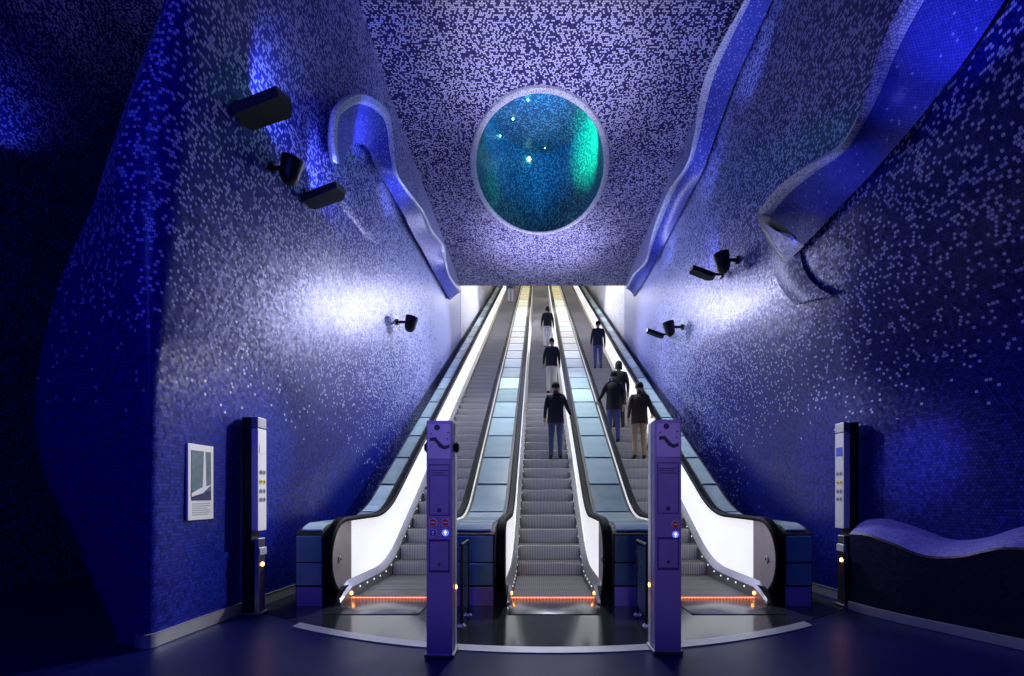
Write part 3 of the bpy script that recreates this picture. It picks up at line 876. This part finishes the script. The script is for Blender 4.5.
def spot(p, side, label, s=1.0):
    wx = wl_side(p[1], p[2]) if side < 0 else wr_side(p[1], p[2])
    t = thing('round_spotlight', label, 'wall lamp', (wx, p[1], p[2]), group='round spotlights on the walls')
    rch = p[0]-wx
    mb = MB(); mb.cyl((0, 0, 0), (rch*.18, 0, 0), .055*s, M_blackmet, n=18, bev=.006); mb.cyl((0, 0, 0), (rch*.8, 0, 0), .025*s, M_blackmet, n=12); mb.build('bracket', t)
    mb = MB()
    c = Vector((rch, 0, 0)); d = Vector((-side*.25, -.05, 1)).normalized()
    mb.cyl(c-d*.12*s, c+d*.10*s, .095*s, M_blackmet, r2=.12*s, n=24, bev=.01)
    mb.ball(c-d*.10*s, .094*s, M_blackmet); hs = mb.build('lamp_head', t)
    mb = MB(); mb.cyl(c+d*.10*s, c+d*.106*s, .10*s, M_lens, n=24); mb.build('lens', hs)
    return t
flood(P(264, 111, -2.72), -1, 'large flat black floodlight highest on the left wall', 1.15)
spot(P(291, 168, -2.78), -1, 'round black spotlight between two flat floodlights on the left wall', 1.0)
flood(P(325, 197, -2.75), -1, 'flat black floodlight on the left wall, just below a blue glow', 1.1)
spot(P(411, 322, -2.72), -1, 'round black spotlight low on left wall beside the escalator', 1.15)
flood(P(702, 274, 2.98), 1, 'flat black floodlight on right wall below the slim ceiling fin', 1.0)
spot(P(722, 260, 3.08), 1, 'round black spotlight on right wall near the broad fin end', 1.15)
flood(P(655, 334, 2.95), 1, 'small flat black floodlight on right wall near top riders', 1.0)
spot(P(669, 327, 3.02), 1, 'round black spotlight on the right wall next to the farthest floodlight', 1.15)

# ------------------------------------------------------------------ people
M_skin = plain('skin', (.45, .27, .19), .5, 0, .06)
M_hair = plain('dark_hair', (.010, .008, .007), .85, 0, .2)
M_shoe = plain('dark_shoe', (.015, .014, .014), .5, 0, .1)
M_eye = plain('eye_dark', (.01, .01, .01), .3)
M_lip = plain('lip', (.35, .13, .11), .5)

def skin_mesh(verts, edges, radii, roots, sub=1):
    me = bpy.data.meshes.new('tmp'); me.from_pydata(verts, edges, [])
    o = bpy.data.objects.new('tmp', me); COL.objects.link(o)
    sm = o.modifiers.new('skin', 'SKIN'); sm.use_smooth_shade = True
    if not me.skin_vertices: 
        bpy.context.view_layer.update()
    sv = me.skin_vertices[0].data if me.skin_vertices else None
    if sv is None:
        bm = bmesh.new(); bm.from_mesh(me); bm.verts.layers.skin.verify(); bm.to_mesh(me); bm.free(); sv = me.skin_vertices[0].data
    for i, r in enumerate(radii):
        sv[i].radius = r if isinstance(r, tuple) else (r, r); sv[i].use_root = i in roots
    ss = o.modifiers.new('sub', 'SUBSURF'); ss.levels = sub; ss.render_levels = sub
    dg = bpy.context.evaluated_depsgraph_get(); dg.update()
    out = bpy.data.meshes.new_from_object(o.evaluated_get(dg))
    bpy.data.objects.remove(o)
    return out

def person(loc, label, jacket, trousers, h=1.0, face=1, coat=.80, arm=0, hairlen=0, stride=.0):
    """face 1: looks up the stairs (+y), -1: looks down"""
    jm = plain('jacket_cloth', jacket, .8, 0, .2, 20); tm = plain('trouser_cloth', trousers, .85, 0, .2, 20)
    V = [(0, 0, .95), (0, .0, 1.12), (0, -.01, 1.32), (0, 0, 1.47), (0, .015, 1.53), (0, .03, 1.60), (0, .03, 1.68)]
    Rr = [(.15, .11), (.135, .10), (.165, .115), (.07, .06), (.05, .052), (.082, .096), (.078, .092)]
    E = [(0, 1), (1, 2), (2, 3), (3, 4), (4, 5), (5, 6)]
    fing = []; roots = [0]
    for s in (-1, 1):
        b = len(V)
        up = arm and s == arm
        sh, el, wr, pa = ((s*.175, -.01, 1.42), (s*.23, -.04, 1.15), (s*.25, .05, .92), (s*.25, .08, .85)) if not up else \
            ((s*.175, -.01, 1.42), (s*.27, .06, 1.18), (s*.36, .26, 1.05), (s*.37, .34, 1.025))
        V += [sh, el, wr, pa]; Rr += [(.065, .065), (.047, .047), (.031, .031), (.030, .036)]
        E += [(2, b), (b, b+1), (b+1, b+2), (b+2, b+3)]
        d = (Vector(pa)-Vector(wr)).normalized(); side = Vector((0, 1, 0)) if not up else Vector((1, 0, 0))
        for q, (o_, L) in enumerate(((-.027, .055), (-.009, .072), (.009, .078), (.027, .07))):
            r0 = Vector(pa)+side*o_; fing.append([r0, r0+d*L*.55, r0+d*L+Vector((-s*.012, 0, -.01 if up else 0))])
        r0 = Vector(pa)-d*.02+side*(.03); fing.append([r0, r0+side*.022+d*.025, r0+side*.03+d*.05])
        b = len(V)
        fy = stride*s
        V += [(s*.09, 0, .88), (s*.10, .025+fy*.5, .50), (s*.105, -.02+fy, .09), (s*.115, .12+fy, .04), (s*.12, .19+fy, .032)]
        Rr += [(.098, .10), (.066, .07), (.045, .05), (.042, .038), (.032, .026)]
        E += [(0, b), (b, b+1), (b+1, b+2), (b+2, b+3), (b+3, b+4)]
    nb = len(V)
    for ch in fing:
        b = len(V); roots.append(b); V += [tuple(p) for p in ch]; Rr += [(.0095, .0095), (.009, .009), (.007, .007)]
        E += [(b, b+1), (b+1, b+2)]
    me = skin_mesh([tuple(v) for v in V], E, Rr, roots, 2)
    me.name = 'person'
    me.materials.clear()
    for m in (M_skin, jm, tm, M_shoe, M_eye, M_lip): me.materials.append(m)
    for p in me.polygons:
        c = p.center
        mi = 0
        if c.z < .10: mi = 3
        elif c.z < .93 and abs(c.x) < .21: mi = 2
        elif c.z < 1.49:
            mi = 1
            for s in (-1, 1):
                hand = (c.z < .94 and abs(c.x) > .20) if not (arm and s == arm) else (c.x*s > .33 and c.y > .2)
                if c.x*s > 0 and hand: mi = 0
        p.material_index = mi
    # nose, ears, eyes, mouth joined into the same body mesh
    bm = bmesh.new(); bm.from_mesh(me)
    def blob(c, r, sc, mi):
        res = bmesh.ops.create_icosphere(bm, subdivisions=2, radius=r, matrix=Matrix.Translation(c) @ Matrix.Diagonal((*sc, 1)))
        for f in set(f for v in res['verts'] for f in v.link_faces): f.material_index = mi; f.smooth = True
    fy = .03+.086
    blob((0, fy+.006, 1.625), .016, (.8, 1.1, 1.5), 0)
    for s in (-1, 1):
        blob((s*.028, fy-.012, 1.652), .011, (1.2, .7, .7), 4); blob((s*.080, .03, 1.635), .022, (.4, .8, 1.3), 0)
    blob((0, fy-.006, 1.588), .018, (1.2, .5, .4), 5)
    bm.to_mesh(me); bm.free()
    t = bpy.data.objects.new('person', me); COL.objects.link(t)
    tag(t, label, 'person', 'riders on the escalators')
    t.location = loc; t.rotation_euler = (0, 0, 0 if face > 0 else PI); t.scale = (h, h, h)
    # hair
    mb = MB(); rr = []
    for i in range(9):
        a = i/8*PI*.70; rad = math.sin(min(a, PI*.55)); zz = 1.672+math.cos(a)*.098
        ring = []
        for k in range(24):
            cx_, sy_ = math.cos(k*PI/12), math.sin(k*PI/12)
            back = sy_ < .35
            zk = max(zz, 1.69) if not back else zz-hairlen*(i/8)**3
            ring.append((cx_*.094*max(.05, rad), .022+sy_*(.108 if sy_ < 0 else .100)*max(.05, rad), zk))
        rr.append(ring)
    mb.loft(rr, M_hair); mb.build('hair', t)
    # open-hemmed jacket worn over the torso
    mb = MB(); rr = []
    for z, a, b in ((1.475, .075, .07), (1.45, .13, .085), (1.40, .185, .11), (1.30, .195, .125), (1.15, .175, .12), (1.0, .18, .128), (.9, .19, .135), (coat, .195, .138)):
        if z < coat: continue
        rr.append([(math.cos(k*PI/14)*a, -.004+math.sin(k*PI/14)*b, z) for k in range(28)])
    mb.loft(rr, jm, caps=False); mb.build('jacket', t)
    return t

def on_step(Y):
    k = round((Y-(YCOMB+.03)-.22)/.4); y = YCOMB+.03+.4*k
    return y+.22, ((y-(Y0-.25))*T30 if y >= Y0-.25 else 0)+.012
def rider(X, Y, *a, **k):
    y, z = on_step(Y); return person((X, y-.02, z), *a, **k)
BK = (.010, .010, .013)
rider(.40, 10.8, 'person in black jacket and blue jeans, lowest rider on middle escalator', BK, (.03, .05, .13), coat=.82, arm=1)
rider(.42, 14.9, 'person in black jacket and pale trousers, middle of three riders on middle escalator', BK, (.55, .52, .50), coat=.85)
rider(.40, 20.0, 'person in dark top, highest rider on the middle escalator', (.015, .015, .02), (.65, .65, .72), coat=.9, hairlen=.06)
rider(2.16, 17.2, 'person in dark blue jacket, highest rider on the right escalator', (.012, .013, .03), (.05, .06, .22), coat=.85)
rider(1.84, 11.8, 'person in black with blue jeans, leftmost of the right escalator huddle', BK, (.04, .05, .20), coat=.8, arm=-1)
rider(2.10, 12.6, 'person in black coat, topmost of the huddle on the right escalator', (.012, .010, .010), (.02, .02, .02), coat=.62, hairlen=.08)
rider(2.30, 11.1, 'person in brown coat and khaki trousers, lowest of the right escalator huddle', (.045, .028, .016), (.28, .20, .13), coat=.80, arm=1)
rider(-1.74, 30.6, 'tiny far person in blue and white at the top of the left escalator', (.08, .09, .2), (.6, .6, .75), coat=.9)

# ------------------------------------------------------------------ lights
def area(name, loc, tgt, sx, sy, power, col, spread=PI):
    l = bpy.data.lights.new(name, 'AREA'); l.shape = 'RECTANGLE'; l.size = sx; l.size_y = sy; l.energy = power; l.color = col; l.spread = spread
    o = bpy.data.objects.new(name, l); COL.objects.link(o); o.location = loc
    o.rotation_euler = (Vector(tgt)-Vector(loc)).to_track_quat('-Z', 'Y').to_euler(); return o
def spotl(name, loc, tgt, power, col, ang=60, blend=.6, r=.05):
    l = bpy.data.lights.new(name, 'SPOT'); l.energy = power; l.color = col; l.spot_size = math.radians(ang); l.spot_blend = blend; l.shadow_soft_size = r
    o = bpy.data.objects.new(name, l); COL.objects.link(o); o.location = loc
    o.rotation_euler = (Vector(tgt)-Vector(loc)).to_track_quat('-Z', 'Y').to_euler(); return o

WHITE = (1.0, .97, .95); LAV = (.78, .78, 1.0); BLU = (.10, .14, 1.0)
# gallery ceiling lamps, one every few metres up the slope
for Y, c_, e_ in ((20.5, WHITE, 60), (25, WHITE, 50), (30, (1, .88, .55), 45), (35, (1, .80, .35), 60)):
    area('gallery_light', (.18, Y, ZC+(Y-YE)*T30-.1), (.18, Y-1.2, ZC+(Y-YE)*T30-3), 4.4, 2.6, e_, c_)
# unseen mid-air spots added in place of light spilling from the gallery mouth
for x, y, z, tgt, e_, a_ in ((1.0, 15.6, 7.0, (-3.05, 10.2, 3.7), 1000, 62), (-.6, 15.6, 7.0, (3.45, 10.2, 3.7), 900, 62), (.9, 12.2, 5.2, (-3.08, 7.6, 2.3), 330, 50), (-.5, 12.2, 5.2, (3.5, 7.6, 2.3), 200, 50), (.18, 17.6, 9.1, (.18, 9.5, 2.5), 350, 50), (1.2, 17.2, 8.2, (-2.98, 13.5, 5.9), 1000, 70), (-.8, 17.2, 8.2, (3.36, 13.5, 5.9), 1000, 70)):
    spotl('mouth_fill', (x, y, z), tgt, e_, (.60, .62, 1.0), a_, 1.0, .2)
for sd, x in ((-1, 1.6), (1, -1.2)):
    spotl('gallery_wall_fill', (x, 24.5, 12.4), (-2.97 if sd < 0 else 3.33, 21.5, 8.6), 1800, (.95, .94, 1.0), 70, .9, .2)  # unseen spots added to whiten the gallery walls
# unseen spots added in mid-air to brighten the poster and the wall totems
spotl('poster_fill', (1.2, 8.8, 4.6), (-3.05, 4.75, 1.40), 1300, (1, .98, .96), 24, .8, .06)
spotl('totem_wall_fill', (-1.0, 8.8, 4.6), (3.5, 5.6, 1.6), 700, (.9, .88, 1), 22, .8, .06)
# light falling through the crater
spotl('crater_downlight', (OX, OY, ZC+.15), (OX, OY-2.0, 0), 1700, (.92, .97, .96), 94, .9, .25)
# unseen mid-air spots added to wash the ceiling
for x, y, e_ in ((-1.0, 15.4, 300), (1.3, 15.4, 300), (-1.0, 9.2, 190), (1.3, 9.2, 190)):
    spotl('ceiling_fill', (x, y, 6.6), (.18, y-.2, ZC), e_, (.74, .73, 1.0), 106, .9, .2)
# blue floodlights on the walls
for px, py, X, s in ((268, 100, -2.7, 1.3), (322, 184, -2.75, 1.2), (702, 266, 3.0, .6), (655, 326, 3.0, .35)):
    sd = -1 if X < 0 else 1; p = P(px, py, X)+Vector((-sd*.22, 0, 0))
    spotl('flood_light', p+Vector((0, 0, .06)), p+Vector((sd*.40, .55, .50)), 60*s, (.20, .25, 1.0), 85, .8, .05)
# blue LED washes under the fins
for px, py, X, d, e_ in ((938, 78, 2.98, -.30, 34), (905, 130, 3.0, -.35, 14), (836, 200, 2.98, -.22, 8), (800, 236, 2.9, -.2, 5)):
    p = P(px, py, X); spotl('fin_light', p+Vector((-.30, 0, d)), p+Vector((-.05, 0, .1)), e_, (.14, .16, 1.0), 64, .9, .03)
for px, py, X in ((728, 70, 2.95), (690, 175, 2.95), (655, 250, 2.95), (366, 125, -2.75), (400, 195, -2.72)):
    sd = -1 if X < 0 else 1
    p = P(px, py, X); spotl('fin_light', p+Vector((-sd*.4, 0, -.6)), p+Vector((0, 0, .1)), 40, (.32, .38, 1.0) if px != 366 else (.10, .16, 1.0), 100, .8, .05)
# hall light, starting with a blue fill added behind the camera
area('hall_fill', (-2.2, -1.5, 5.5), (-3.6, 5, 1.8), 1.5, 1.5, 110, (.05, .06, 1.0))
for x in (-.7, 1.0): spotl('totem_front_fill', (x*.7, .6, 3.2), (x*1.05, 3.8, 1.2), 80, (.82, .64, 1.0), 30, .7, .1)  # unseen violet spots added to brighten the totem fronts
spotl('hall_blue_spot', (-6.5, 6.1, 5.6), (-7.0, 6.2, 6.7), 60, BLU, 90, .9, .1)
spotl('hall_ceiling_fill', (-5.6, 5.5, 7.0), (-5.4, 6.4, ZC), 110, (.5, .5, 1.0), 130, .9, .1)  # unseen spot added to lighten the left ceiling
spotl('wall_patch_fill', (1.8, 3.4, 2.6), (3.75, 4.75, 1.66), 260, (.62, .36, .80), 22, 1.0, .05)  # unseen spot added to make the purple patch on the right wall
spotl('ledge_light', (2.2, 2.4, 4.2), (3.9, 4.0, .95), 60, (.22, .22, 1.0), 60, .8, .05)
# lamps inside the crater
def pl(name, loc, power, col, r=.06):
    l = bpy.data.lights.new(name, 'POINT'); l.energy = power; l.color = col; l.shadow_soft_size = r
    o = bpy.data.objects.new(name, l); COL.objects.link(o); o.location = loc
spotl('crater_green', (OX+.1, OY-.3, ZC+.95), (OX+1.4, OY+.7, ZC+1.25), 900, (.0, 1.0, .45), 70, .8)
spotl('crater_green', (OX-.2, OY+.9, ZC+.9), (OX-1.3, OY+1.2, ZC+.45), 26, (.0, 1.0, .45), 50, .8)
spotl('crater_blue', (OX-.1, OY-1.2, ZC+.7), (OX-.3, OY+.8, ZC+2.0), 620, (.02, .30, 1.0), 90, .9)
pl('crater_teal', (OX, OY-.3, ZC+1.3), 34, (.1, .6, .9))

w = bpy.data.worlds.new('world'); scn.world = w; w.use_nodes = True
w.node_tree.nodes['Background'].inputs[0].default_value = (.02, .03, .16, 1)
w.node_tree.nodes['Background'].inputs[1].default_value = .12

vs = scn.view_settings
vs.view_transform = 'Standard'; vs.look = 'None'; vs.exposure = 0.0; vs.gamma = 1.0; vs.use_curve_mapping = False
